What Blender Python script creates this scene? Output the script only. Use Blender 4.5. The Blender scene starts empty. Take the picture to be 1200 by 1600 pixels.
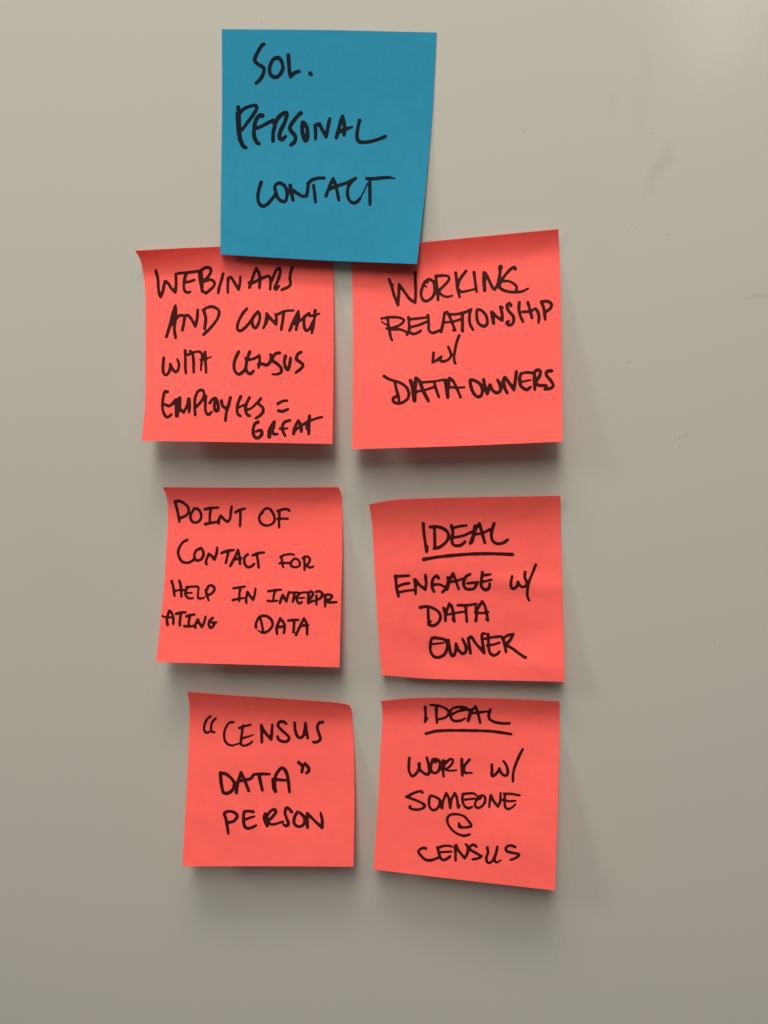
import bpy, math, random
import numpy as np
from mathutils import Vector, Matrix

random.seed(7); rng = np.random.default_rng(7)
scene = bpy.context.scene
col = scene.collection

# ------------------------------------------------------------------ camera
FOCAL = 1290.0                 # focal length in pixels of the 1200 x 1600 photograph
DIST = 0.318                   # lens to whiteboard, metres
EYE = Vector((0.0, -DIST, 1.52))
PITCH, YAW = 12.8, 6.2
cam_data = bpy.data.cameras.new("camera")
cam_data.sensor_fit = 'VERTICAL'; cam_data.sensor_height = 36.0
cam_data.lens = FOCAL / 1600.0 * 36.0
cam_data.clip_start = 0.01; cam_data.clip_end = 50
cam = bpy.data.objects.new("camera", cam_data); col.objects.link(cam)
cam.location = EYE
cam.rotation_euler = (math.radians(90 - PITCH), 0, math.radians(YAW))
scene.camera = cam
ROT = np.array(cam.rotation_euler.to_matrix())
EYE_A = np.array(EYE)

# ------------------------------------------------------------------ world, lamps, exposure
world = bpy.data.worlds.new("World"); scene.world = world; world.use_nodes = True
bg = world.node_tree.nodes["Background"]
bg.inputs[0].default_value = (1.0, 0.95, 0.86, 1); bg.inputs[1].default_value = 0.095

def area(name, loc, sx, sy, power, aim=None, colour=(1.0, 0.93, 0.80)):
    l = bpy.data.lights.new(name, 'AREA'); l.shape = 'RECTANGLE'; l.size = sx; l.size_y = sy
    l.energy = power; l.color = colour
    o = bpy.data.objects.new(name, l); col.objects.link(o); o.location = loc
    if aim is not None:
        o.rotation_euler = (Vector(aim) - Vector(loc)).to_track_quat('-Z', 'Y').to_euler()
    return o
area("ceiling_lamp", (-0.08, -1.20, 2.78), 0.40, 1.70, 44.0)
area("left_ceiling_lamp", (-2.1, -1.15, 2.75), 0.5, 0.9, 20.0, aim=(0, 0, 1.5))
area("wall_side_ceiling_lamp", (-0.10, -0.40, 2.62), 0.90, 0.24, 11.5)
area("far_ceiling_lamp", (0.80, -2.85, 2.64), 0.30, 0.45, 2.6)
area("far_ceiling_lamp", (0.95, -3.42, 2.60), 0.14, 0.36, 1.9)

scene.view_settings.view_transform = 'Standard'; scene.view_settings.look = 'None'
scene.view_settings.exposure = 0.0; scene.view_settings.gamma = 1.0
scene.cycles.use_denoising = True
scene.cycles.max_bounces = 16; scene.cycles.diffuse_bounces = 14

# ------------------------------------------------------------------ helpers
def on_board(px, lift_m):
    """points of the place seen at photo pixels px (N,2), standing lift_m (N,) off the board plane y=0"""
    px = np.atleast_2d(px)
    d = np.stack([(px[:, 0] - 600) / FOCAL, -(px[:, 1] - 800) / FOCAL, -np.ones(len(px))], 1) @ ROT.T
    t = (-np.broadcast_to(lift_m, (len(px),)) - EYE_A[1]) / d[:, 1]
    return EYE_A + d * t[:, None]

def link(name, verts, faces, mat, parent=None, smooth=True, origin=None):
    me = bpy.data.meshes.new(name)
    v = np.asarray(verts, float)
    if origin is not None: v = v - np.array(origin)
    me.from_pydata(v.tolist(), [], faces); me.update()
    me.materials.append(mat)
    if smooth: me.polygons.foreach_set("use_smooth", [True] * len(me.polygons))
    o = bpy.data.objects.new(name, me); col.objects.link(o)
    if parent is not None: o.parent = parent
    elif origin is not None: o.location = origin
    return o

def mat_new(name):
    m = bpy.data.materials.new(name); m.use_nodes = True
    nt = m.node_tree; nt.nodes.clear()
    out = nt.nodes.new('ShaderNodeOutputMaterial')
    return m, nt, out
def N(nt, kind, **kw):
    n = nt.nodes.new(kind)
    for k, v in kw.items(): setattr(n, k, v)
    return n

def paper_material(name, base, trans, scale=1.0):
    m, nt, out = mat_new(name); L = nt.links.new
    tc = N(nt, 'ShaderNodeTexCoord')
    # faint mottling of the pulp
    n1 = N(nt, 'ShaderNodeTexNoise'); n1.inputs['Scale'].default_value = 160; n1.inputs['Detail'].default_value = 6
    L(tc.outputs['Object'], n1.inputs['Vector'])
    n2 = N(nt, 'ShaderNodeTexNoise'); n2.inputs['Scale'].default_value = 1400; n2.inputs['Detail'].default_value = 3
    L(tc.outputs['Object'], n2.inputs['Vector'])
    hsv = N(nt, 'ShaderNodeHueSaturation'); hsv.inputs['Color'].default_value = (*base, 1)
    mr = N(nt, 'ShaderNodeMapRange'); mr.inputs[1].default_value = .3; mr.inputs[2].default_value = .7
    mr.inputs[3].default_value = .975; mr.inputs[4].default_value = 1.025
    L(n1.outputs[0], mr.inputs[0])
    mr2 = N(nt, 'ShaderNodeMapRange'); mr2.inputs[1].default_value = .3; mr2.inputs[2].default_value = .7
    mr2.inputs[3].default_value = .97; mr2.inputs[4].default_value = 1.03
    L(n2.outputs[0], mr2.inputs[0])
    mu = N(nt, 'ShaderNodeMath', operation='MULTIPLY'); L(mr.outputs[0], mu.inputs[0]); L(mr2.outputs[0], mu.inputs[1])
    L(mu.outputs[0], hsv.inputs['Value'])
    bump0 = N(nt, 'ShaderNodeBump'); bump0.inputs['Strength'].default_value = .5; bump0.inputs['Distance'].default_value = .00035
    n3 = N(nt, 'ShaderNodeTexNoise'); n3.inputs['Scale'].default_value = 70; n3.inputs['Detail'].default_value = 2; n3.inputs['Distortion'].default_value = .8
    L(tc.outputs['Object'], n3.inputs['Vector']); L(n3.outputs[0], bump0.inputs['Height'])
    bump = N(nt, 'ShaderNodeBump'); bump.inputs['Strength'].default_value = .2; bump.inputs['Distance'].default_value = .00012
    L(n2.outputs[0], bump.inputs['Height']); L(bump0.outputs[0], bump.inputs['Normal'])
    bs = N(nt, 'ShaderNodeBsdfPrincipled'); bs.inputs['Roughness'].default_value = .75
    bs.inputs['Specular IOR Level'].default_value = .08
    L(hsv.outputs[0], bs.inputs['Base Color']); L(bump.outputs[0], bs.inputs['Normal'])
    tr = N(nt, 'ShaderNodeBsdfTranslucent'); L(hsv.outputs[0], tr.inputs['Color'])
    mx = N(nt, 'ShaderNodeMixShader'); mx.inputs[0].default_value = trans
    L(bs.outputs[0], mx.inputs[1]); L(tr.outputs[0], mx.inputs[2]); L(mx.outputs[0], out.inputs[0])
    return m

CORAL = paper_material("coral_paper", (1.0, 0.186, 0.166), .44)
BLUE = paper_material("blue_paper", (0.024, 0.243, 0.415), .2)

def ink_material(name, thin, thick):
    m, nt, out = mat_new(name); L = nt.links.new
    at = N(nt, 'ShaderNodeAttribute', attribute_name="density")
    tc = N(nt, 'ShaderNodeTexCoord')
    n1 = N(nt, 'ShaderNodeTexNoise'); n1.inputs['Scale'].default_value = 700; n1.inputs['Detail'].default_value = 3
    L(tc.outputs['Object'], n1.inputs['Vector'])
    mr = N(nt, 'ShaderNodeMapRange'); mr.inputs[1].default_value = .3; mr.inputs[2].default_value = .7
    mr.inputs[3].default_value = -.22; mr.inputs[4].default_value = .22
    L(n1.outputs[0], mr.inputs[0])
    ad = N(nt, 'ShaderNodeMath', operation='ADD', use_clamp=True); L(at.outputs['Fac'], ad.inputs[0]); L(mr.outputs[0], ad.inputs[1])
    mx = N(nt, 'ShaderNodeMix', data_type='RGBA')
    mx.inputs[6].default_value = (*thin, 1); mx.inputs[7].default_value = (*thick, 1)
    L(ad.outputs[0], mx.inputs[0])
    bs = N(nt, 'ShaderNodeBsdfPrincipled'); bs.inputs['Roughness'].default_value = .55
    bs.inputs['Specular IOR Level'].default_value = .07
    L(mx.outputs[2], bs.inputs['Base Color']); L(bs.outputs[0], out.inputs[0])
    return m
INK_CORAL = ink_material("marker_ink_on_coral", (0.034, 0.005, 0.005), (0.010, 0.004, 0.006))
INK_BLUE = ink_material("marker_ink_on_blue", (0.003, 0.007, 0.013), (0.003, 0.003, 0.005))

# ------------------------------------------------------------------ whiteboard
def board_material():
    m, nt, out = mat_new("whiteboard_enamel"); L = nt.links.new
    tc = N(nt, 'ShaderNodeTexCoord')
    n1 = N(nt, 'ShaderNodeTexNoise'); n1.inputs['Scale'].default_value = 9; n1.inputs['Detail'].default_value = 5
    L(tc.outputs['Object'], n1.inputs['Vector'])
    base = N(nt, 'ShaderNodeMix', data_type='RGBA')
    base.inputs[6].default_value = (0.410, 0.404, 0.386, 1); base.inputs[7].default_value = (0.394, 0.395, 0.378, 1)
    L(n1.outputs[0], base.inputs[0])
    last = base.outputs[2]
    # wiped-off marker: soft grey smears that stay on the enamel
    warp = N(nt, 'ShaderNodeTexNoise'); warp.inputs['Scale'].default_value = 55; warp.inputs['Detail'].default_value = 4
    L(tc.outputs['Object'], warp.inputs['Vector'])
    wv = N(nt, 'ShaderNodeVectorMath', operation='SCALE'); wv.inputs[3].default_value = .016
    L(warp.outputs['Color'], wv.inputs[0])
    sh = N(nt, 'ShaderNodeVectorMath', operation='SUBTRACT'); L(wv.outputs[0], sh.inputs[0]); sh.inputs[1].default_value = (.008, .008, .008)
    pos = N(nt, 'ShaderNodeVectorMath', operation='ADD'); L(tc.outputs['Object'], pos.inputs[0]); L(sh.outputs[0], pos.inputs[1])
    for (px, py, rx, rz, rot, amt) in ((1030, 265, .0038, .014, -.35, .20), (1003, 130, .0035, .030, .12, .10),
                                       (960, 160, .003, .008, 0, .10), (1180, 470, .006, .0012, .3, .25),
                                       (915, 330, .012, .03, .5, .035), (300, 230, .02, .03, .5, .025), (90, 900, .02, .05, .3, .03)):
        c = on_board([[px, py]], 0.0)[0]
        s1 = N(nt, 'ShaderNodeVectorMath', operation='SUBTRACT'); L(pos.outputs[0], s1.inputs[0]); s1.inputs[1].default_value = (c[0], 0, c[2])
        r1 = N(nt, 'ShaderNodeVectorRotate', rotation_type='Y_AXIS'); r1.inputs['Angle'].default_value = rot; L(s1.outputs[0], r1.inputs[0])
        d1 = N(nt, 'ShaderNodeVectorMath', operation='DIVIDE'); L(r1.outputs[0], d1.inputs[0]); d1.inputs[1].default_value = (rx, 1, rz)
        l1 = N(nt, 'ShaderNodeVectorMath', operation='LENGTH'); L(d1.outputs[0], l1.inputs[0])
        mr = N(nt, 'ShaderNodeMapRange', interpolation_type='SMOOTHSTEP'); L(l1.outputs['Value'], mr.inputs[0])
        mr.inputs[1].default_value = 0; mr.inputs[2].default_value = 1; mr.inputs[3].default_value = amt; mr.inputs[4].default_value = 0
        mx = N(nt, 'ShaderNodeMix', data_type='RGBA'); L(mr.outputs[0], mx.inputs[0]); L(last, mx.inputs[6])
        mx.inputs[7].default_value = (.25, .235, .22, 1); last = mx.outputs[2]
    n3 = N(nt, 'ShaderNodeTexNoise'); n3.inputs['Scale'].default_value = 260; n3.inputs['Detail'].default_value = 2
    L(tc.outputs['Object'], n3.inputs['Vector'])
    bump = N(nt, 'ShaderNodeBump'); bump.inputs['Strength'].default_value = .05; bump.inputs['Distance'].default_value = .0002
    L(n3.outputs[0], bump.inputs['Height'])
    bs = N(nt, 'ShaderNodeBsdfPrincipled')
    rr = N(nt, 'ShaderNodeMapRange'); L(n1.outputs[0], rr.inputs[0]); rr.inputs[3].default_value = .16; rr.inputs[4].default_value = .22
    L(rr.outputs[0], bs.inputs['Roughness'])
    L(last, bs.inputs['Base Color']); L(bump.outputs[0], bs.inputs['Normal']); L(bs.outputs[0], out.inputs[0])
    return m

X0, X1, Z0, Z1, TH = -0.75, 0.75, 0.98, 2.02, 0.012
bv = [(X0, 0, Z0), (X1, 0, Z0), (X1, 0, Z1), (X0, 0, Z1), (X0, TH, Z0), (X1, TH, Z0), (X1, TH, Z1), (X0, TH, Z1)]
bf = [(0, 1, 2, 3), (5, 4, 7, 6), (4, 5, 1, 0), (3, 2, 6, 7), (4, 0, 3, 7), (1, 5, 6, 2)]
board = link("whiteboard", bv, bf, board_material(), smooth=False)
board["label"] = "glossy off-white whiteboard behind all the sticky notes"
board["category"] = "whiteboard"

# dried specks of marker on the enamel (tiny raised blots)
m, nt, out = mat_new("dried_marker_speck")
bs = N(nt, 'ShaderNodeBsdfPrincipled'); bs.inputs['Base Color'].default_value = (.14, .13, .12, 1); bs.inputs['Roughness'].default_value = .6
nt.links.new(bs.outputs[0], out.inputs[0]); SPECK = m
sv, sf = [], []
def speck(px, py, r):
    c = on_board([[px, py]], 0.0)[0]; s = .8 * r / 4100.0
    b = len(sv); k = 7; sv.append((c[0], -0.00012, c[2]))
    for i in range(k):
        a = 2 * math.pi * i / k; q = s * random.uniform(.65, 1.2)
        sv.append((c[0] + q * math.cos(a), -0.00003, c[2] + q * math.sin(a)))
    for i in range(k): sf.append((b, b + 1 + i, b + 1 + (i + 1) % k))
for p in ((1061.8, 684, 1.5), (1067, 680.5, 1.2), (1073, 679.5, 1.2), (1061, 697, 1.1), (1059, 687, .8), (1045.3, 367, 1.1),
          (982.5, 566, 1.2), (1020, 208, 1.1), (988, 351, .8), (819, 204, 1.0), (1115.7, 1003.5, 1.1), (1053, 470, .7), (251.7, 777, 1.1),
          (408, 34.5, 1.0), (337, 346, .7), (1154, 598, .6), (1132, 667, .6), (1095, 649, .7), (44, 1506, .8), (45, 115, .7), (955, 795, .6)):
    speck(*p)
for i in range(3):
    speck(random.uniform(20, 1180), random.uniform(20, 1580), random.uniform(.35, .6))
sp = link("ink_speck", sv, sf, SPECK, parent=board, smooth=False); sp["kind"] = "stuff"

# ------------------------------------------------------------------ sticky note geometry
def curve(pts):
    """dense Catmull-Rom through pts, parametrised by arc length -> callable on t in 0..1"""
    p = np.array(pts, float)
    if len(p) == 2: dense = np.linspace(p[0], p[1], 40)
    else:
        e = np.vstack([2 * p[0] - p[1], p, 2 * p[-1] - p[-2]]); out = []
        for i in range(1, len(e) - 2):
            for t in np.linspace(0, 1, 16, endpoint=False):
                a, b, c, d = e[i - 1], e[i], e[i + 1], e[i + 2]
                out.append(.5 * (2 * b + (c - a) * t + (2 * a - 5 * b + 4 * c - d) * t * t + (3 * b - a - 3 * c + d) * t ** 3))
        out.append(p[-1]); dense = np.array(out)
    s = np.r_[0, np.cumsum(np.linalg.norm(np.diff(dense, axis=0), axis=1))]; s /= s[-1]
    return lambda t: np.stack([np.interp(t, s, dense[:, 0]), np.interp(t, s, dense[:, 1])], -1)

def smooth01(x): x = np.clip(x, 0, 1); return x * x * (3 - 2 * x)
_v = np.linspace(0, 1, 2001)

class Sheet:
    def __init__(s, top, right, bottom, left, hl, hr, curl=1.2, bend=(.08, .26), arch=.0, bumps=(), seed=0, curl_len=.14, wav=.12, gain=.25, fade=0.0):
        s.fade = fade
        s.T, s.R, s.B, s.L = curve(top), curve(right), curve(bottom), curve(left)
        s.c = [np.array(x, float) for x in (top[0], top[-1], bottom[-1], bottom[0])]   # TL TR BR BL
        s.hl, s.hr, s.curl, s.arch, s.bumps, s.curl_len, s.wav = hl, hr, curl, arch, bumps, curl_len, wav
        slope = smooth01((_v - bend[0]) / (bend[1] - bend[0])) * (1 + gain * (_v - .5))
        g = np.cumsum(slope); s.g = g / g[-1]
        r = np.random.default_rng(seed)
        s.waves = [(r.uniform(2, 7), r.uniform(2, 7), r.uniform(0, 6.28), r.uniform(.3, 1)) for _ in range(5)]
    def px(s, u, v):
        TL, TR, BR, BL = s.c; u_, v_ = u[..., None], v[..., None]
        P = (1 - v_) * s.T(u) + v_ * s.B(u) + (1 - u_) * s.L(v) + u_ * s.R(v)
        return P - ((1 - u_) * (1 - v_) * TL + u_ * (1 - v_) * TR + u_ * v_ * BR + (1 - u_) * v_ * BL)
    def lift(s, u, v):      # metres off the board
        h = .28 + s.curl * np.clip(1 - v / s.curl_len, 0, 1) ** 2 * (1 - u * s.fade)
        H = s.hl * (1 - u) + s.hr * u
        g = np.interp(v, _v, s.g)
        h = h + H * g + s.arch * 4 * u * (1 - u) * g
        w = sum(a * np.sin(fx * u + fy * v + ph) for fx, fy, ph, a in s.waves)
        h = h + s.wav * w * smooth01((v - .1) / .3)
        for (bu, bv_, su, sv_, rot, amp) in s.bumps:
            du, dv = u - bu, v - bv_; c, n = math.cos(rot), math.sin(rot)
            a, b = (du * c + dv * n) / su, (-du * n + dv * c) / sv_
            h = h + amp * np.exp(-(a * a + b * b))
        return np.maximum(h, .25) * 1e-3
    def invert(s, P):
        u = np.full(len(P), .5); v = np.full(len(P), .5)
        for _ in range(12):
            F = s.px(u, v) - P; e = 1e-4
            Ju = (s.px(u + e, v) - s.px(u - e, v)) / (2 * e); Jv = (s.px(u, v + e) - s.px(u, v - e)) / (2 * e)
            det = Ju[:, 0] * Jv[:, 1] - Ju[:, 1] * Jv[:, 0]
            u = np.clip(u - (F[:, 0] * Jv[:, 1] - F[:, 1] * Jv[:, 0]) / det, 0, 1)
            v = np.clip(v - (Ju[:, 0] * F[:, 1] - Ju[:, 1] * F[:, 0]) / det, 0, 1)
        return u, v
    def mesh(s, n=72, th=.11e-3):
        t = np.linspace(0, 1, n + 1); U, V = np.meshgrid(t, t); u, v = U.ravel(), V.ravel()
        P = s.px(u, v); h = s.lift(u, v)
        F = on_board(P, h); B = F + np.array([0, th, 0])
        m = n + 1; faces = []
        for j in range(n):
            for i in range(n):
                a, b, c, d = j * m + i, j * m + i + 1, (j + 1) * m + i + 1, (j + 1) * m + i
                faces.append((a, d, c, b)); k = m * m; faces.append((a + k, b + k, c + k, d + k))
        verts = list(F) + list(B)
        ring = [i for i in range(m)] + [j * m + n for j in range(1, m)] + [n * m + i for i in range(n - 1, -1, -1)] + [j * m for j in range(n - 1, 0, -1)]
        b0 = len(verts); verts += [F[i] for i in ring] + [B[i] for i in ring]; k = len(ring)
        for i in range(k):
            j = (i + 1) % k; faces.append((b0 + i, b0 + j, b0 + k + j, b0 + k + i))
        return verts, faces

# ------------------------------------------------------------------ handwriting
def spline(pts):
    """pts with doubled points = sharp corners"""
    segs, cur = [], [pts[0]]
    for p in pts[1:]:
        if p == cur[-1]: segs.append(cur); cur = [p]
        else: cur.append(p)
    segs.append(cur); res = []
    for sg in segs:
        p = np.array(sg, float)
        if len(p) == 1: res.append(p); continue
        if len(p) > 2 and tuple(sg[0]) == tuple(sg[-1]): e = np.vstack([p[-2], p, p[1]])
        else: e = np.vstack([2 * p[0] - p[1], p, 2 * p[-1] - p[-2]])
        for i in range(1, len(e) - 2):
            a, b, c, d = e[i - 1], e[i], e[i + 1], e[i + 2]
            k = max(2, int(np.linalg.norm(c - b) / .5))
            t = np.linspace(0, 1, k)[:, None]
            res.append(.5 * (2 * b + (c - a) * t + (2 * a - 5 * b + 4 * c - d) * t * t + (3 * b - a - 3 * c + d) * t ** 3))
    return np.vstack(res)

CELL = .62
def word_mesh(sheet, pieces):
    """pieces: [(x0, y0, region width, stroke width, [strokes])] traced in enlargements 1200 px wide.
    One clean outline of the inked area (marching squares), laid on the sheet."""
    samples = []
    for (x0, y0, wd, sw, strokes) in pieces:
        k = wd / 1200.0
        for st in strokes:
            w = sw
            if not isinstance(st[0], tuple): w = st[0]; st = st[1:]
            q = spline([(x0 + a * k, y0 + b * k) for a, b in st])
            s = np.r_[0, np.cumsum(np.linalg.norm(np.diff(q, axis=0), axis=1))]
            Ltot = max(s[-1], 1e-6)
            ph = rng.uniform(0, 6.28, 3)
            r = .5 * w * k * (1 + .05 * np.sin(s / 7 + ph[0]) + .04 * np.sin(s / 3.1 + ph[1]))
            r = r * (1 + .07 * np.exp(-s / 3)) * (1 - .10 * np.exp(-(Ltot - s) / 3))
            samples.append((q, r))
    allp = np.vstack([q for q, _ in samples]); lo = allp.min(0) - 6; hi = allp.max(0) + 6
    nx, ny = int((hi[0] - lo[0]) / CELL) + 2, int((hi[1] - lo[1]) / CELL) + 2
    gx = lo[0] + np.arange(nx) * CELL; gy = lo[1] + np.arange(ny) * CELL
    F = np.full((ny, nx), -9.0); count = np.zeros((ny, nx))
    for q, r in samples:
        S = np.full((ny, nx), -9.0)
        for (x, y), rad in zip(q, r):
            i0 = max(0, int((x - lo[0] - 6) / CELL)); i1 = min(nx, int((x - lo[0] + 6) / CELL) + 2)
            j0 = max(0, int((y - lo[1] - 6) / CELL)); j1 = min(ny, int((y - lo[1] + 6) / CELL) + 2)
            d = rad - np.sqrt((gx[None, i0:i1] - x) ** 2 + (gy[j0:j1, None] - y) ** 2)
            np.maximum(S[j0:j1, i0:i1], d, out=S[j0:j1, i0:i1])
        count += np.clip(S / .8, 0, 1); np.maximum(F, S, out=F)
    # soft union: fillets where strokes meet, slight feathering of the edge
    K = np.array([.25, .5, .25])
    for _ in range(2):
        G = np.maximum(F, -3.0)
        G = K[0] * np.roll(G, 1, 0) + K[1] * G + K[2] * np.roll(G, -1, 0)
        G = K[0] * np.roll(G, 1, 1) + K[1] * G + K[2] * np.roll(G, -1, 1)
        F = G
    F = F + .20 + rng.normal(0, .07, F.shape)
    ins = F > 0
    vid, pts, dens, faces = {}, [], [], []
    def gv(j, i):
        k = (j, i)
        if k not in vid:
            vid[k] = len(pts); pts.append((gx[i], gy[j])); dens.append(count[j, i])
        return vid[k]
    def ev(j0, i0, j1, i1):
        if (j1, i1) < (j0, i0): j0, i0, j1, i1 = j1, i1, j0, i0
        k = (j0, i0, j1, i1)
        if k not in vid:
            a, b = F[j0, i0], F[j1, i1]; t = min(.95, max(.05, a / (a - b)))
            vid[k] = len(pts); pts.append((gx[i0] + t * (gx[i1] - gx[i0]), gy[j0] + t * (gy[j1] - gy[j0])))
            dens.append(.7 * max(count[j0, i0], count[j1, i1]))
        return vid[k]
    any_in = ins[:-1, :-1] | ins[1:, :-1] | ins[:-1, 1:] | ins[1:, 1:]
    for j, i in zip(*np.nonzero(any_in)):
        cs = ((j, i), (j + 1, i), (j + 1, i + 1), (j, i + 1)); poly = []
        for n_ in range(4):
            a, b = cs[n_], cs[(n_ + 1) % 4]
            if ins[a]: poly.append(gv(*a))
            if ins[a] != ins[b]: poly.append(ev(*a, *b))
        if len(poly) > 2: faces.append(tuple(poly))
    P = np.array(pts); u, v = sheet.invert(P)
    V = on_board(sheet.px(u, v), sheet.lift(u, v) + 4.0e-5)
    return V, faces, np.array(dens)

# letters traced in enlargements of the photograph: (x0, y0, width of the region, stroke width, strokes)
BLUE_WORDS = [
 ("word", [(380, 60, 120, 56, [
   [(325,90),(290,110),(235,200),(185,300),(185,355),(235,405),(300,440),(325,480),(310,560),(260,645),(200,700)],
   [(530,300),(460,340),(415,450),(425,560),(490,605),(560,580),(615,490),(612,400),(580,325),(530,300)],
   [(705,260),(715,400),(725,530),(742,600),(742,600),(800,540),(870,515)],
   [60,(1045,545),(1062,562)]])]),
 ("word", [(360, 155, 130, 56, [
   [(112,115),(120,250),(128,400),(142,560),(180,670),(222,698)], [(105,210),(110,400),(135,590)],
   [48,(130,200),(200,135),(300,95),(365,92),(380,130),(330,220),(250,330),(170,440)],
   [(460,235),(410,240),(365,310),(340,430),(345,540),(380,620),(415,640)], [50,(380,415),(450,390),(540,340),(620,300)],
   [(620,310),(640,380),(618,480),(615,600)],
   [(655,330),(700,255),(770,200),(808,195),(812,240),(780,340),(730,440),(705,520),(715,570),(750,580),(795,535)],
   [(1015,200),(960,250),(900,330),(860,400),(870,450),(920,510),(940,560),(920,620),(870,660)],
   [(1045,335),(1033,400),(1043,500),(1070,585),(1095,590),(1112,540),(1108,430),(1080,360),(1045,335)]]),
  (480, 160, 130, 50, [
   [(115,335),(122,440),(120,525)], [(120,335),(170,310),(200,360),(240,440),(272,495),(272,495),(290,400),(325,235)],
   [(420,505),(450,400),(485,260),(510,195),(510,195),(532,300),(540,400),(530,470)],
   [(450,430),(540,390),(600,368)],[32,(590,378),(650,352)],
   [(755,260),(735,350),(718,460),(728,540),(770,572),(870,570),(1000,540),(1130,490)]])]),
 ("word", [(390, 265, 120, 52, [
   [(180,200),(150,300),(130,400),(142,510),(200,570),(270,545),(340,470),(395,395),(405,330)],
   [(405,330),(392,270),(430,220),(485,212),(550,260),(585,350),(575,460),(540,500),(480,480),(430,420),(405,340)],
   [(635,245),(652,350),(680,480)], [(690,330),(760,380),(830,415),(892,408),(892,408),(905,330),(915,240)],
   [(915,215),(970,165),(1060,135),(1165,130)], [46,(1000,245),(1015,370),(1030,510)]]),
  (500, 265, 120, 50, [
   [(95,410),(130,310),(170,210),(205,140),(205,140),(240,230),(270,350),(295,480)],
   [(160,300),(250,260),(380,220),(450,190),(555,135)],
   [(555,135),(490,190),(440,280),(430,390),(460,480),(520,520),(580,500),(630,445)], [22,(630,445),(700,310),(745,210)],
   [(730,140),(850,140),(1000,125),(1095,122)], [30,(1080,125),(1165,136)], [(780,150),(780,300),(780,440),(782,545)]])]),
]
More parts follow.
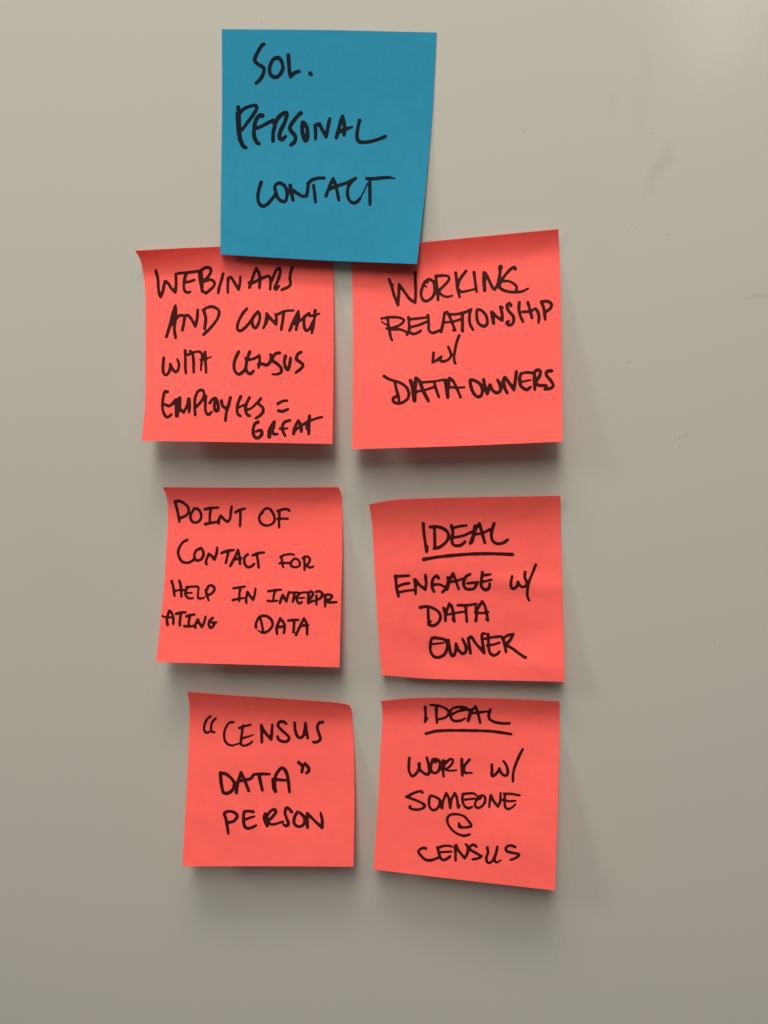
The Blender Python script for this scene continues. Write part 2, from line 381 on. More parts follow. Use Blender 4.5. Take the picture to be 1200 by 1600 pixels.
WORDS_1 = [
 ("word", [(236, 410, 120, 44, [
   [(75,130),(105,250),(115,400),(130,500),(152,538),(152,538),(185,450),(205,350),(220,288),(220,288),(270,330),(320,410),(378,468),(378,468),(390,350),(390,250),(385,180)],
   [(430,168),(550,160),(740,137)], [(545,190),(520,280),(512,380),(530,450),(580,470),(612,458)], [(530,312),(600,300),(675,275)],
   [(755,150),(762,250),(785,380),(800,460)], [(785,150),(798,300),(797,450)],
   [(770,130),(850,82),(920,90),(935,140),(900,210),(830,280)], [(830,295),(930,270),(990,310),(980,370),(920,430),(860,483),(860,483),(800,440)],
   [(1125,175),(1100,280),(1065,390),(1050,480)]]),
  (346, 410, 120, 44, [
   [(105,250),(100,350),(100,475)], [(110,245),(150,232),(200,310),(268,422),(268,422),(290,320),(295,225)],
   [(440,390),(460,320),(500,200),(545,88),(545,88),(590,180),(600,300),(592,400)],
   [(430,318),(480,322),(600,265),(725,212),(765,260),(765,350),(760,420)],
   [(770,300),(800,250),(850,130),(898,90),(920,140),(900,230),(860,330),(830,390),(850,425),(900,370)],
   [(1105,85),(1080,170),(1070,260),(1080,330),(1050,380),(940,430)]])]),
 ("word", [(250, 470, 120, 46, [
   [(100,560),(150,400),(200,200),(240,80),(240,80),(247,200),(235,330),(225,450),(245,580)], [(235,110),(215,200),(170,340)],
   [(165,380),(230,310),(290,240),(340,225),(385,240)], [(385,250),(370,350),(350,460)],
   [(385,240),(430,225),(480,270),(552,398),(552,398),(580,280),(590,140)],
   [(680,150),(712,250),(710,350),(695,440)], [(675,145),(740,105),(820,92),(900,130),(925,190),(890,290),(800,410),(680,530)]])]),
 ("word", [(360, 475, 150, 36, [
   [(205,60),(160,110),(110,200),(85,280),(95,325),(135,332),(200,280),(270,190),(330,110)],
   [(345,98),(290,150),(272,220),(290,290),(325,290),(362,210),(365,125),(340,95)],
   [(455,120),(450,180),(430,260),(412,300)], [(455,125),(510,190),(570,255),(570,255),(575,190),(565,125)], [(475,150),(445,250)],
   [30,(590,130),(680,88),(790,80)], [(665,105),(655,200),(635,320)],
   [(740,330),(790,210),(850,90),(850,90),(850,180),(820,320)], [(848,110),(800,210),(785,245)],
   [30,(800,250),(870,210),(930,150),(980,115)],
   [(985,115),(930,160),(920,240),(930,310),(960,332),(1000,290),(1030,220)],
   [(1060,80),(1050,180),(1035,280),(1018,360)], [30,(990,148),(1060,140),(1112,120)]])]),
 ("word", [(245, 540, 100, 52, [
   [(130,230),(120,340),(115,450),(135,530),(180,550),(230,490),(250,400),(250,345),(250,345),(290,430),(350,495),(400,450),(415,350),(385,255)],
   [(530,95),(535,250),(535,400),(548,515)], [44,(570,162),(600,170),(680,130),(790,112),(840,150),(850,220),(840,300),(830,400),(830,465)],
   [(625,105),(670,150),(690,300),(690,400),(692,500)], [(905,120),(910,250),(920,400),(925,505)], [40,(815,268),(900,255),(960,235)],[26,(950,240),(1025,206)]])]),
 ("word", [(355, 540, 130, 44, [
   [(165,90),(125,170),(100,260),(105,350),(150,410),(200,400),(258,340),(280,250)],
   [(325,90),(295,170),(275,260),(275,350),(310,400),(350,400),(380,362)], [38,(265,185),(330,200),(400,180),(465,138),(465,138),(468,230),(450,320)],
   [(450,270),(510,265),(570,280),(618,235),(632,165),(625,130)],
   [(755,105),(710,110),(670,150),(650,210),(720,260),(780,330),(770,390),(710,415)], [30,(710,415),(650,412)],
   [(840,150),(825,230),(840,310),(875,350),(895,300),(915,180)],
   [(1065,95),(1020,120),(995,190),(1040,230),(1090,270),(1075,320),(990,390)]])]),
 ("word", [(245, 600, 100, 52, [
   [(200,145),(150,145),(120,250),(105,380),(115,500),(160,600),(210,620),(272,572)], [(160,385),(220,412),(280,380),(340,300)],
   [62,(350,300),(365,400),(370,600)], [60,(390,290),(400,400),(385,600)], [60,(430,260),(430,350),(430,450),(435,500)], [(440,470),(500,535),(500,535),(560,420),(595,275)],
   [(610,275),(615,400),(605,530)], [(590,290),(590,440)],
   [(720,580),(710,400),(720,260),(770,140),(840,110),(880,150),(880,230),(830,330),(740,430)],
   [(920,225),(910,350),(910,480),(940,560),(980,570),(1025,525)],
   [(995,355),(1040,285),(1100,262),(1125,300),(1150,400),(1152,480),(1120,508),(1085,480),(1080,380),(1100,290)]]),
  (335, 605, 125, 44, [
   [(105,200),(120,270),(160,312),(195,300)], [(240,155),(215,260),(180,380),(165,500)],
   [(395,140),(360,220),(340,310),(350,400),(392,432)], [34,(370,300),(460,260)],
   [(525,155),(480,250),(465,330),(490,410),(530,428)], [36,(490,340),(560,310),(640,230),(695,170)],
   [(695,170),(655,240),(720,300),(730,360),(690,420),(620,465)]])]),
 ("equals_sign", [(335, 605, 125, 44, [[(952,247),(1020,210),(1090,200)], [(962,352),(1020,362),(1102,330)]])]),
 ("word", [(385, 640, 130, 46, [
   [(165,180),(120,210),(95,300),(110,380),(160,410),(215,370),(220,310),(180,298),(145,315)],
   [52,(330,390),(330,310),(380,210),(402,172)], [(402,175),(390,250),(370,310),(400,352),(445,352)], [(375,230),(345,330)],
   [42,(625,155),(550,180),(520,240),(525,310),(560,378)], [36,(485,275),(590,270)],
   [(680,345),(700,250),(750,160),(750,160),(790,240),(790,315)], [36,(700,300),(780,240),(870,180)],
   [(910,90),(902,200),(898,350)], [36,(870,175),(1000,130),(1095,105)], [(872,200),(872,275)]])]),
]
WORDS_2 = [
 ("word", [(600, 410, 120, 44, [
   [(80,265),(120,370),(160,520),(218,668),(218,668),(230,500),(235,340),(235,340),(320,460),(400,570),(488,628),(488,628),(495,450),(490,300),(487,155)],
   [22,(110,350),(152,348)],
   [(690,270),(630,320),(600,390),(578,490),(600,570),(650,605),(730,570),(780,500),(790,400),(775,310),(720,265),(680,265)],
   [(640,300),(680,312)], [28,(630,360),(665,380)],
   [(810,215),(822,350),(840,500),(845,590)], [42,(810,212),(920,205),(1000,215),(1015,270),(950,350),(870,430),(860,460),(920,520),(990,540)], [32,(990,540),(1068,520)]]),
  (705, 405, 130, 42, [
   [(65,195),(80,320),(95,440),(122,545)], [(215,170),(160,240),(112,320),(100,380)], [34,(110,440),(150,470),(230,458),(340,430)],
   [(330,190),(345,320),(367,468)], [52,(475,195),(475,330),(482,450)], [(490,200),(535,280),(590,400),(628,440),(628,440),(680,330),(715,115)],
   [(925,145),(910,115),(850,150),(770,240),(710,330),(700,400),(740,440),(830,468),(940,475),(1040,460)], [30,(1040,460),(1112,420)],
   [38,(720,320),(820,315),(900,350),(945,400),(935,450)], [66,(712,112),(705,145)], [50,(690,290),(690,400)]])]),
 ("word", [(590, 475, 150, 34, [
   [32,(50,180),(150,165),(270,170),(330,205),(280,260),(180,300),(110,305)], [(125,180),(140,280),(160,400),(180,450)], [20,(48,220),(112,262)],
   [32,(180,315),(290,320),(360,350)], [(385,165),(395,280),(388,350),(365,385)], [(410,190),(500,180),(600,170)], [32,(410,290),(520,260),(630,215)],
   [(400,350),(440,375),(500,360),(540,332)], [(630,140),(640,230),(640,320),(680,360),(740,345),(800,320)],
   [36,(795,345),(815,250),(838,110),(838,110),(870,100)], [(870,100),(910,180),(950,280),(968,325)], [(968,325),(945,328)], [28,(850,230),(950,218),(1050,185)],
   [(900,130),(1000,125),(1100,100),(1170,65)], [38,(1060,130),(1060,340)], [(1165,75),(1148,150),(1155,250),(1195,325)]]),
  (735, 462, 140, 40, [
   [(95,190),(85,280),(110,370),(180,410),(225,370),(215,280),(160,205),(95,190)],
   [48,(285,220),(300,300),(310,370)], [(290,220),(350,280),(425,330),(425,330),(425,240),(400,150)], [34,(400,145),(432,158)],
   [(545,135),(525,100),(490,130),(510,200),(570,270),(580,330),(560,380),(515,395),(485,362),(512,342)],
   [(655,90),(650,180),(670,270),(705,350)], [(770,90),(795,180),(825,300)], [36,(705,215),(790,210),(870,175)], [(870,175),(900,210),(920,290),(912,360)],
   [(950,85),(985,180),(1002,320)], [(950,80),(1030,75),(1085,110),(1070,170),(1000,222)]])]),
 ("word", [(660, 515, 70, 72, [
   [(300,620),(290,740),(270,880),(270,880),(370,830),(505,725),(505,725),(470,815),(530,850),(620,840),(720,780),(765,700),(750,600),(692,460)],
   [(985,160),(920,330),(870,560),(850,740),(860,860),(885,905)]])]),
 ("word", [(590, 580, 140, 38, [
   [(85,65),(160,108),(290,150),(380,210),(418,290),(400,370),(330,420),(260,430),(212,405),(212,360),(265,330)], [(230,140),(250,240),(280,340),(285,400)],
   [46,(440,125),(468,230),(490,398)], [46,(500,395),(500,250),(512,90),(512,90),(560,130),(610,260),(682,400)], [34,(530,272),(640,250),(760,210)],
   [32,(580,148),(720,140),(900,112)], [(760,150),(780,230),(820,345)], [54,(912,130),(930,240),(940,350)], [(960,95),(945,240)],
   [(960,95),(1010,130),(1060,230),(1112,350)], [30,(970,215),(1070,220),(1165,215)]])]),
 ("word", [(725, 570, 150, 40, [
   [(80,190),(90,280),(130,370),(190,400),(228,350),(215,260),(150,205),(80,190)],
   [(245,185),(265,280),(290,362),(290,362),(310,300),(325,250),(325,250),(360,320),(410,350),(455,320),(450,250),(420,190)],
   [(490,205),(510,290),(540,350)], [(495,190),(512,160),(560,220),(625,315),(625,315),(640,200),(655,85)],
   [34,(860,100),(780,95),(710,110)], [(710,110),(697,180),(710,260),(780,310),(832,278)], [26,(730,210),(832,190)],
   [(880,100),(880,200),(885,310)], [(890,82),(920,62),(955,80),(945,140),(900,210),(930,255),(1030,258)],
   [(1095,75),(1040,82),(1030,130),(1080,190),(1115,250),(1090,290),(1010,305)]])]),
]
WORDS_3 = [
 ("word", [(265, 775, 130, 38, [
   [(80,90),(110,200),(130,300),(142,370)], [(75,80),(150,75),(230,120),(275,190),(250,270),(155,320)],
   [(360,180),(320,240),(300,310),(330,370),(390,380),(450,330),(448,240),(400,185),(350,180)],
   [(510,190),(600,172),(700,167)], [(595,190),(580,280),(580,370)], [(515,405),(600,388),(700,370)],
   [(708,395),(715,330),(740,285),(740,285),(790,340),(835,370),(870,330),(882,240),(895,150)], [(950,235),(1000,205),(1090,180)], [(1020,215),(1020,320),(1015,435)]])]),
 ("word", [(395, 785, 70, 66, [
   [(380,155),(300,200),(240,270),(180,370),(180,480),(250,580),(370,620),(490,590),(570,520),(580,400),(530,270),(460,180),(380,155)], [(250,270),(265,285)],
   [(660,230),(740,200),(860,180),(950,190),(982,230)], [(710,230),(710,400),(700,550),(707,670)], [60,(670,440),(800,435),(945,435)]])]),
 ("word", [(270, 838, 150, 33, [
   [(180,45),(120,80),(75,160),(70,230),(110,310),(180,330),(245,305),(270,270)], [(350,147),(290,180),(270,240),(290,298),(350,290),(383,230),(370,165),(340,147)],
   [(420,345),(415,310),(450,218),(450,218),(480,240),(520,290),(520,290),(545,220),(555,140)],
   [(610,208),(680,182),(760,172)], [(695,190),(680,260),(662,335)], [(720,370),(770,270),(815,170),(815,170),(835,260),(840,345)], [(775,287),(855,272)],
   [(935,225),(900,260),(895,330),(930,382),(980,377),(1015,345)], [(1000,237),(1070,210),(1142,202)], [(1050,235),(1065,310),(1072,390)]])]),
 ("word", [(430, 860, 70, 62, [
   [(140,180),(220,130),(340,105),(440,100),(505,120)], [(170,160),(182,300),(212,455)], [(115,345),(200,335),(380,335)],
   [(540,218),(450,280),(420,370),(450,432),(550,450),(640,420),(660,350),(630,270),(540,218)],
   [(778,210),(785,370),(785,525)], [(735,210),(800,162),(880,172),(932,240),(900,330),(855,400),(900,450),(960,455),(1022,430)]])]),
 ("word", [(260, 900, 85, 56, [
   [(115,110),(150,230),(178,440)], [(285,105),(320,240),(330,455)], [44,(170,330),(280,312),(420,305)],
   [48,(440,245),(560,235),(680,232),(708,262),(700,350),(693,480),(693,480),(740,498),(830,480)], [50,(470,255),(415,360),(440,450),(510,492),(590,488)], [40,(440,375),(565,370)],
   [(870,310),(885,400),(930,535)], [(900,290),(930,222),(990,208),(1055,250),(1052,320),(990,390),(880,432)]])]),
 ("word", [(355, 908, 90, 50, [
   [(130,150),(250,130),(370,112)], [(275,140),(255,260),(250,415)], [(115,395),(220,370),(340,352)],
   [(400,450),(393,380),(420,222),(420,222),(470,300),(538,395),(538,395),(570,290),(590,155)]])]),
 ("word", [(355, 908, 90, 50, [
   [(855,212),(980,190),(1125,178)], [(1000,200),(970,300),(960,400)], [(845,410),(940,420),(1040,405)]]),
  (435, 912, 100, 48, [
   [(30,360),(50,290),(85,212),(85,212),(110,270),(150,335),(150,335),(170,250),(195,155)],
   [40,(210,165),(280,165),(370,162)], [(300,180),(285,260),(270,340)],
   [(400,180),(352,240),(347,310),(385,370),(440,345)], [34,(400,270),(485,262)], [40,(400,175),(480,163),(560,162)],
   [(568,170),(560,270),(555,370)], [(570,165),(615,145),(650,190),(620,250),(580,285)], [(575,350),(655,320)],
   [46,(715,225),(707,300),(715,395)], [(705,150),(780,145),(820,190),(800,260),(730,305)],
   [(880,230),(875,330),(877,430)], [(880,210),(950,203),(1005,230),(980,280),(905,318),(960,350),(1090,345)]])]),
 ("word", [(250, 948, 95, 50, [
   [(148,358),(138,240),(178,80),(178,80),(222,110),(262,220),(262,340)], [36,(44,180),(100,203),(260,215)],
   [(320,140),(400,115),(505,110)], [(410,140),(395,260),(390,375)], [(520,190),(600,165),(685,152)], [(590,180),(570,280),(565,370)], [(480,382),(580,388),(690,377)],
   [(700,415),(695,370),(745,250),(745,250),(780,330),(825,400),(825,400),(870,310),(900,195)],
   [(1040,222),(980,270),(962,350),(1000,418),(1060,370),(1080,310)], [42,(1020,312),(1118,308)]])]),
 ("word", [(390, 952, 100, 50, [
   [(120,340),(122,260),(180,150),(260,120),(350,145),(420,220),(425,310),(370,390),(280,438),(220,432)], [26,(220,432),(148,392)], [42,(200,160),(230,280),(255,430)],
   [(515,460),(508,340),(575,170),(575,170),(650,270),(658,340),(640,448)], [(530,332),(640,322)],
   [(725,212),(810,203),(915,197)], [(835,210),(830,320),(820,430)],
   [(870,480),(930,350),(1018,168),(1018,168),(1070,280),(1080,470)], [42,(960,312),(1100,296)]])]),
]
WORDS_4 = [
 ("word", [(650, 808, 160, 36, [
   [34,(85,75),(95,200),(115,340),(125,405),(125,405),(132,345)],
   [(165,117),(240,110),(330,140),(380,200),(362,280),(280,350),(210,368)], [(215,120),(220,240),(220,360)],
   [(415,100),(432,180),(420,280),(450,330),(520,330),(578,287)], [32,(440,125),(510,107),(590,98)], [30,(450,238),(560,215),(655,170)],
   [(635,308),(670,210),(690,100)], [(655,290),(700,140),(745,75),(745,75),(770,170),(808,303)], [30,(690,203),(780,185),(875,138)],
   [(915,75),(885,180),(895,270),(950,310),(1020,302),(1072,267)]])]),
 ("underline", [(650, 808, 160, 38, [[(90,495),(300,462),(600,435),(850,428),(1128,437)], [44,(1120,437),(1132,438)]])]),
 ("word", [(608, 885, 170, 33, [
   [(72,105),(80,220),(103,330)], [30,(65,112),(150,105),(220,102)], [30,(80,228),(150,198),(222,185)], [28,(100,288),(180,270),(275,260)],
   [(280,145),(290,220),(292,305)], [(285,145),(330,200),(400,255),(400,255),(408,180),(400,95)],
   [(545,128),(520,102),(480,150),(475,230),(495,278)], [28,(490,202),(560,200),(618,230)], [(588,283),(630,240),(645,180)],
   [(648,122),(655,190),(640,255)], [30,(655,180),(705,75),(705,75),(740,170),(768,252)], [26,(670,172),(740,160),(830,128)],
   [(892,87),(850,110),(820,180),(840,240),(890,253),(940,240),(972,178)], [28,(975,175),(860,187)],
   [(1028,65),(1018,150),(1018,220),(1060,258),(1100,240),(1110,190)], [28,(1040,98),(1120,87)], [26,(1040,168),(1130,147)]])]),
 ("word", [(785, 870, 70, 74, [
   [(260,520),(235,650),(228,780),(262,850),(330,840),(395,775),(415,665),(415,665),(450,740),(530,808),(620,775),(655,720)],
   [(610,410),(600,540),(650,690)], [(895,210),(800,450),(710,680),(670,900),(670,1050),(715,1170)]])]),
 ("word", [(645, 930, 130, 42, [
   [(105,175),(200,163),(290,185),(370,240),(400,310),(370,390),(300,438),(228,428),(228,428),(225,330),(220,210)], [26,(240,405),(268,372)],
   [(445,185),(468,280),(470,368)], [(480,250),(525,122),(525,122),(568,180),(600,382)], [28,(570,345),(598,378)], [32,(490,282),(600,260),(740,235)],
   [40,(650,145),(790,145),(915,125)], [(765,160),(772,280),(780,382)],
   [(910,368),(920,260),(908,175)], [(935,190),(1000,90),(1000,90),(1045,170),(1085,365)], [28,(1055,345),(1080,365)], [34,(900,243),(1000,257),(1092,240)]])]),
 ("word", [(660, 980, 170, 32, [
   [(110,120),(180,122),(250,140),(275,200),(250,290),(190,330),(130,325),(92,270),(87,200),(95,150),(110,120)], [22,(120,185),(232,173)],
   [(285,140),(300,220),(312,290),(340,315),(365,270),(370,182),(370,182),(400,250),(440,290),(478,270),(475,200),(440,128)],
   [(505,130),(520,210),(530,288)], [(512,120),(542,110),(590,180),(682,285),(682,285),(665,180),(655,100),(668,68),(690,72)],
   [(725,78),(730,180),(740,270),(780,310),(830,292),(850,268)], [28,(690,127),(780,110),(872,100)], [28,(715,202),(790,190),(850,170)],
   [(890,130),(910,200),(922,272)], [(885,128),(940,90),(1002,77),(1002,77),(970,140),(930,192),(1000,240),(1080,300),(1132,335)], [(1132,335),(1140,330)]])]),
]
WORDS_5 = [
 ("word", [(310, 1110, 100, 44, [
   [(225,110),(160,170),(115,270),(110,370),(150,418),(215,400)], [(325,150),(260,220),(237,320),(252,390),(300,413)],
   [(655,220),(580,230),(510,330),(482,450),(500,570),(560,640),(640,658)], [36,(640,658),(752,622)],
   [(765,330),(860,298),(978,270)], [(838,280),(820,400),(800,540),(793,630),(793,630),(850,663),(950,630),(1012,582)], [38,(830,520),(960,483)], [26,(950,485),(1040,455)]]),
  (400, 1115, 115, 46, [
   [(85,190),(92,320),(95,468)], [(90,200),(150,310),(247,420),(247,420),(258,300),(265,180)],
   [(490,163),(440,130),(380,142),(360,200),(420,270),(510,350),(540,400),(510,450),(430,455),(370,420),(350,372)],
   [(630,150),(640,270),(670,360),(720,395),(770,360),(795,250),(805,155),(805,155),(820,280),(845,400)],
   [(1085,140),(1030,150),(1000,220),(1020,310),(1050,400),(1020,450),(960,470),(932,460)]])]),
 ("word", [(335, 1180, 160, 38, [
   [(70,210),(80,330),(102,440)], [(70,208),(140,223),(210,285),(235,340),(210,410),(150,447),(102,440)],
   [36,(258,440),(272,330),(312,203),(312,203),(350,280),(402,418)], [34,(290,302),(370,290),(430,270),(460,230),(520,220),(645,222)],
   [(522,225),(537,300),(562,410)], [(715,425),(705,330),(722,230),(785,150),(832,180),(862,270),(880,430)], [(690,300),(692,380),(715,425)], [34,(685,282),(760,288),(850,295)],
   [(988,85),(1032,132),(1025,198)], [(1062,100),(1105,150),(1102,190),(1078,208)]])]),
 ("word", [(340, 1255, 90, 62, [
   [(140,230),(182,370),(222,625)], [(140,212),(200,172),(310,177),(395,230),(402,290),(340,370),(235,402)],
   [(740,178),(640,165),(560,178),(540,250),(540,380),(570,490),(630,525),(730,502),(798,462)], [48,(570,340),(680,302),(770,275)]]),
  (400, 1255, 115, 48, [
   [(150,170),(132,240),(160,330),(182,375)], [(172,200),(185,300),(182,370)], [(190,185),(250,118),(310,105),(322,150),(270,220),(200,290)], [40,(190,310),(250,345),(330,335),(440,300)],
   [(580,140),(530,85),(490,78),(473,160),(500,250),(530,330),(500,370),(452,352)],
   [(680,140),(630,220),(620,320),(670,375),(740,375),(790,320),(785,230),(720,155)],
   [(835,165),(835,280),(840,400)], [(850,180),(950,280),(1080,402),(1080,402),(1080,280),(1055,160)]])]),
]
WORDS_6 = [
 ("word", [(655, 1092, 150, 34, [
   [(75,100),(80,200),(75,288)], [22,(75,288),(104,242)], [30,(145,75),(240,85),(330,120),(370,170),(330,230),(230,260)], [(215,90),(215,200),(222,298)],
   [32,(590,112),(520,100),(430,112),(390,160),(400,240),(440,275),(520,270),(572,243)], [30,(400,200),(500,150),(640,130)],
   [40,(612,272),(630,210),(638,150)], [(650,150),(705,93),(705,93),(740,200),(762,298)], [28,(640,182),(740,170),(860,155)], [(890,135),(870,200),(880,250),(930,285),(1030,305),(1130,305)]])]),
 ("underline", [(655, 1092, 150, 36, [[(85,435),(200,405),(340,395),(600,395),(900,405),(1150,440)]])]),
 ("word", [(630, 1175, 115, 45, [
   [(100,100),(92,220),(102,330),(150,392),(220,340),(258,260),(260,190)], [54,(260,190),(262,260)], [(262,270),(290,310),(380,365),(425,330),(410,200),(385,88)],
   [(480,130),(452,230),(460,310),(520,342),(580,300),(600,200),(570,130),(500,115),(480,130)], [(500,150),(530,168)],
   [(650,140),(642,250),(660,398)], [(682,150),(655,300)], [40,(700,175),(760,118),(810,130),(790,200),(700,282)], [32,(700,290),(750,305),(870,297)],
   [(955,120),(955,250),(965,385)], [(1080,125),(1010,210),(985,300),(1020,342)], [36,(1020,342),(1120,340)]])]),
 ("word", [(755, 1165, 70, 73, [
   [(230,510),(235,650),(225,780),(250,820),(250,820),(330,770),(420,650),(430,605),(430,605),(470,710),(550,793),(635,790),(662,700),(620,530),(542,412)],
   [(1058,98),(940,330),(840,590),(800,770),(797,955)]])]),
 ("word", [(628, 1230, 100, 48, [
   [(385,100),(340,75),(220,110),(80,180),(80,180),(250,240),(380,300),(430,350),(370,405),(260,420),(160,400),(140,370),(160,350)],
   [(545,160),(508,260),(520,370),(590,432),(670,390),(712,300),(690,220),(545,160)],
   [(750,388),(770,270),(830,108),(830,108),(880,210),(905,390),(905,390),(930,230),(990,108),(990,108),(1030,200),(1055,383),(1055,383),(1082,345)]]),
  (715, 1230, 105, 44, [
   [(90,122),(200,110),(290,112),(330,140)], [38,(80,228),(200,215),(320,200)], [(90,130),(85,230),(120,330),(190,375),(262,350)],
   [(410,192),(340,232),(310,300),(340,362),(410,357),(480,280),(492,190),(450,148),(380,165),(345,200)],
   [(590,145),(575,250),(565,358)], [(600,142),(640,240),(720,348),(720,348),(760,250),(767,100)],
   [(830,115),(960,120),(1108,145)], [(845,130),(840,250),(850,350),(900,390),(980,360)], [36,(970,365),(1035,302)], [38,(800,228),(920,248),(1035,243)]])]),
 ("at_sign", [(690, 1265, 55, 84, [
   [(955,845),(800,888),(650,868),(450,770),(300,620),(210,460),(195,300),(280,190),(420,155),(600,170),(770,230),(890,360),(1000,500),(1000,570),(880,600),(680,612),(595,590),(590,460)], [(650,550),(620,585)]])]),
 ("word", [(645, 1310, 90, 56, [
   [(270,208),(200,200),(115,272),(180,370),(260,440),(360,457),(460,430),(560,390)],
   [(512,185),(540,300),(580,410),(640,450),(720,420),(778,372)], [52,(540,190),(640,158),(750,155),(810,170)], [48,(580,288),(700,280),(810,275)],
   [(878,170),(890,320),(890,458)], [(900,140),(960,260),(1080,412),(1080,412),(1140,300),(1142,170),(1102,122)]]),
  (725, 1310, 95, 52, [
   [(245,162),(190,125),(130,150),(112,210),(220,280),(350,352),(350,352),(290,390),(170,415)],
   [(460,180),(472,280),(442,380),(452,460),(500,482),(570,430),(630,300),(660,162)], [(630,300),(602,400),(620,462),(660,472)], [34,(660,472),(728,428)],
   [(1012,170),(930,140),(850,160),(822,210),(860,260),(970,285),(1082,312),(1060,360),(990,400),(920,422)]])]),
]

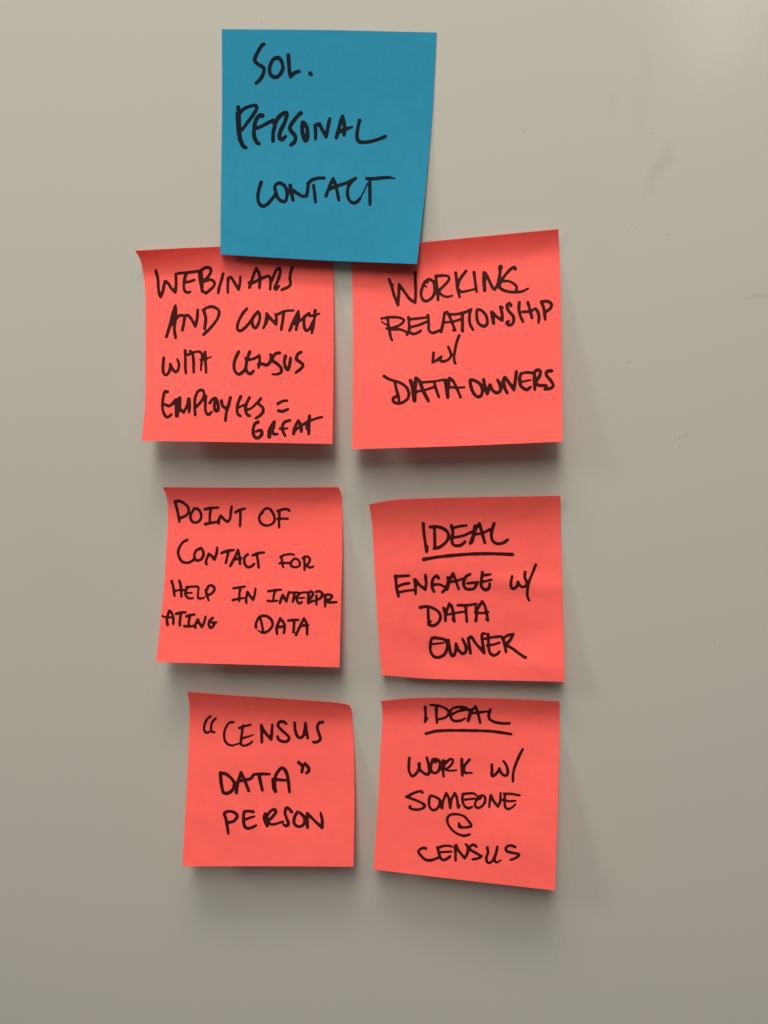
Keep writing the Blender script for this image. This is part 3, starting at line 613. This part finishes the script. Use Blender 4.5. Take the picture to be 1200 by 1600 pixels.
# ------------------------------------------------------------------ the seven notes
NOTES = [
 dict(label="blue square sticky note reading SOL. PERSONAL CONTACT, overlapping two coral notes", paper=BLUE, ink=INK_BLUE, words=BLUE_WORDS,
  top=[(346.5,45.5),(515,47),(682.5,50.8)], right=[(682.5,50.8),(677,159.5),(670,240),(661.5,326),(651.6,412.5)],
  bottom=[(344.3,397.5),(500,406.5),(651.6,412.5)], left=[(346.5,45.5),(347,160),(345.5,280),(344.3,397.5)],
  hl=3.3, hr=5.4, curl=.0, bend=(.1,.8), seed=1, wav=.10),
 dict(label="coral sticky note reading WEBINARS AND CONTACT WITH CENSUS EMPLOYEES = GREAT", paper=CORAL, ink=INK_CORAL, words=WORDS_1,
  top=[(210.8,391.8),(280,388),(345,385.4),(519,379)], right=[(519,379),(520.8,420),(521,560),(519.3,693.6)],
  bottom=[(221.2,688.8),(370,691),(519.3,693.6)], left=[(210.8,391.8),(218.4,404),(222.7,421),(226,443.7),(227.8,483),(227.5,568),(226.9,625),(221.2,688.8)],
  hl=12.5, hr=11, curl=3.3, bend=(.10,.20), seed=2, curl_len=.15, fade=.8, wav=.16,
  bumps=((.8,.55,.3,.09,.15,.3),(.3,.8,.25,.1,-.2,.25))),
 dict(label="coral sticky note reading WORKING RELATIONSHIP W/ DATA OWNERS", paper=CORAL, ink=INK_CORAL, words=WORDS_2,
  top=[(548,390),(658,378.8),(872.5,357.9)], right=[(872.5,357.9),(875.4,437.5),(877.7,583),(879.2,690)],
  bottom=[(550.2,702),(715,697),(879.2,690)], left=[(548,390),(549.8,420),(551.9,554),(550.2,702)],
  hl=12, hr=12, curl=2.2, bend=(.07,.20), seed=3, wav=.18, bumps=((.2,.7,.25,.12,.3,.3),(.7,.85,.3,.1,-.1,-.3))),
 dict(label="coral sticky note reading POINT OF CONTACT FOR HELP IN INTERPRETING DATA", paper=CORAL, ink=INK_CORAL, words=WORDS_3,
  top=[(254,761.2),(390,762),(528.7,761.2)], right=[(528.7,761.2),(532.9,771),(534.9,798),(534.9,856.7),(533,936.7),(530.5,1042.8)],
  bottom=[(243.9,1034.5),(390,1038.6),(530.5,1042.8)], left=[(254,761.2),(259.6,774),(262.5,792.7),(261.7,830),(256.7,910),(250,976.7),(243.9,1034.5)],
  hl=13, hr=11, curl=2.1, bend=(.06,.18), seed=4, curl_len=.11, wav=.18, bumps=((.75,.6,.25,.1,-.2,.3),(.3,.88,.3,.08,.1,-.3))),
 dict(label="coral sticky note reading IDEAL ENGAGE W/ DATA OWNER, faintly creased", paper=CORAL, ink=INK_CORAL, words=WORDS_4,
  top=[(576.7,788),(610,782),(650,779.2),(730,777.3),(875.9,774.7)], right=[(875.9,774.7),(876.7,840),(879.3,946.7),(882.5,1065.3)],
  bottom=[(596.7,1054.7),(676.7,1060.8),(780,1063),(882.5,1065.3)], left=[(576.7,788),(580.7,813),(583.3,853),(587.3,920),(591.3,986.7),(596.7,1054.7)],
  hl=5.5, hr=7.5, curl=1.8, bend=(.12,.26), seed=5, curl_len=.15, gain=.8, wav=.16,
  bumps=((.75,.47,.35,.05,.12,.6),(.8,.76,.25,.10,-.3,-.7),(.10,.72,.12,.3,0,.6),(.33,.88,.2,.07,.3,-.45),(.45,.36,.3,.07,-.05,.35),(.9,.93,.2,.06,.1,.4))),
 dict(label='coral sticky note reading "CENSUS DATA" PERSON', paper=CORAL, ink=INK_CORAL, words=WORDS_5,
  top=[(292.5,1081),(370,1087),(470,1093.7),(525,1098),(545,1101.5)], right=[(545,1101.5),(549.5,1112),(552.5,1157.5),(553.7,1245),(552.5,1354.5)],
  bottom=[(285,1353.7),(420,1353.5),(552.5,1354.5)], left=[(292.5,1081),(295.7,1102.5),(295.2,1145),(292.5,1220),(289,1282.5),(285,1353.7)],
  hl=12.5, hr=11, curl=2.2, bend=(.07,.20), seed=6, curl_len=.12, wav=.16, bumps=((.3,.75,.3,.1,.25,.35),(.8,.55,.2,.2,.6,-.4))),
 dict(label="coral sticky note reading IDEAL WORK W/ SOMEONE @ CENSUS, its lower right corner hanging lowest", paper=CORAL, ink=INK_CORAL, words=WORDS_6,
  top=[(594.8,1095.5),(650,1090.7),(730,1090.5),(810,1092.5),(874.5,1096)], right=[(874.5,1096),(874.2,1160),(871.3,1266.7),(867.3,1391.5)],
  bottom=[(583.3,1358.7),(730,1376),(867.3,1391.5)], left=[(594.8,1095.5),(597.2,1109),(596.9,1133),(594,1186.7),(590,1266.7),(583.3,1358.7)],
  hl=10.5, hr=14, curl=1.5, bend=(.06,.17), seed=7, curl_len=.09, wav=.16,
  bumps=((.8,.75,.3,.1,.4,.35),(.35,.6,.25,.15,-.2,.3))),
]
for nd in NOTES:
    sh = Sheet(nd['top'], nd['right'], nd['bottom'], nd['left'], nd['hl'], nd['hr'], curl=nd['curl'], bend=nd['bend'],
               bumps=nd.get('bumps', ()), seed=nd['seed'], fade=nd.get('fade', 0.0), gain=nd.get('gain', .25), curl_len=nd.get('curl_len', .14), wav=nd.get('wav', .12))
    base = on_board(sh.px(np.array([.5]), np.array([.03])), 0.0)[0]
    root = bpy.data.objects.new("sticky_note", None); col.objects.link(root)
    root.empty_display_size = .02; root.location = base
    root["label"] = nd['label']; root["category"] = "sticky note"
    root["group"] = "sticky notes on the whiteboard"
    v, f = sh.mesh()
    link("paper", v, f, nd['paper'], parent=root, origin=base)
    for name, pieces in nd['words']:
        V, F, D = word_mesh(sh, pieces)
        o = link(name, V, F, nd['ink'], parent=root, origin=base)
        a = o.data.attributes.new("density", 'FLOAT', 'POINT')
        a.data.foreach_set("value", np.clip((D - .8) / 1.0, 0, 1).astype(np.float32))
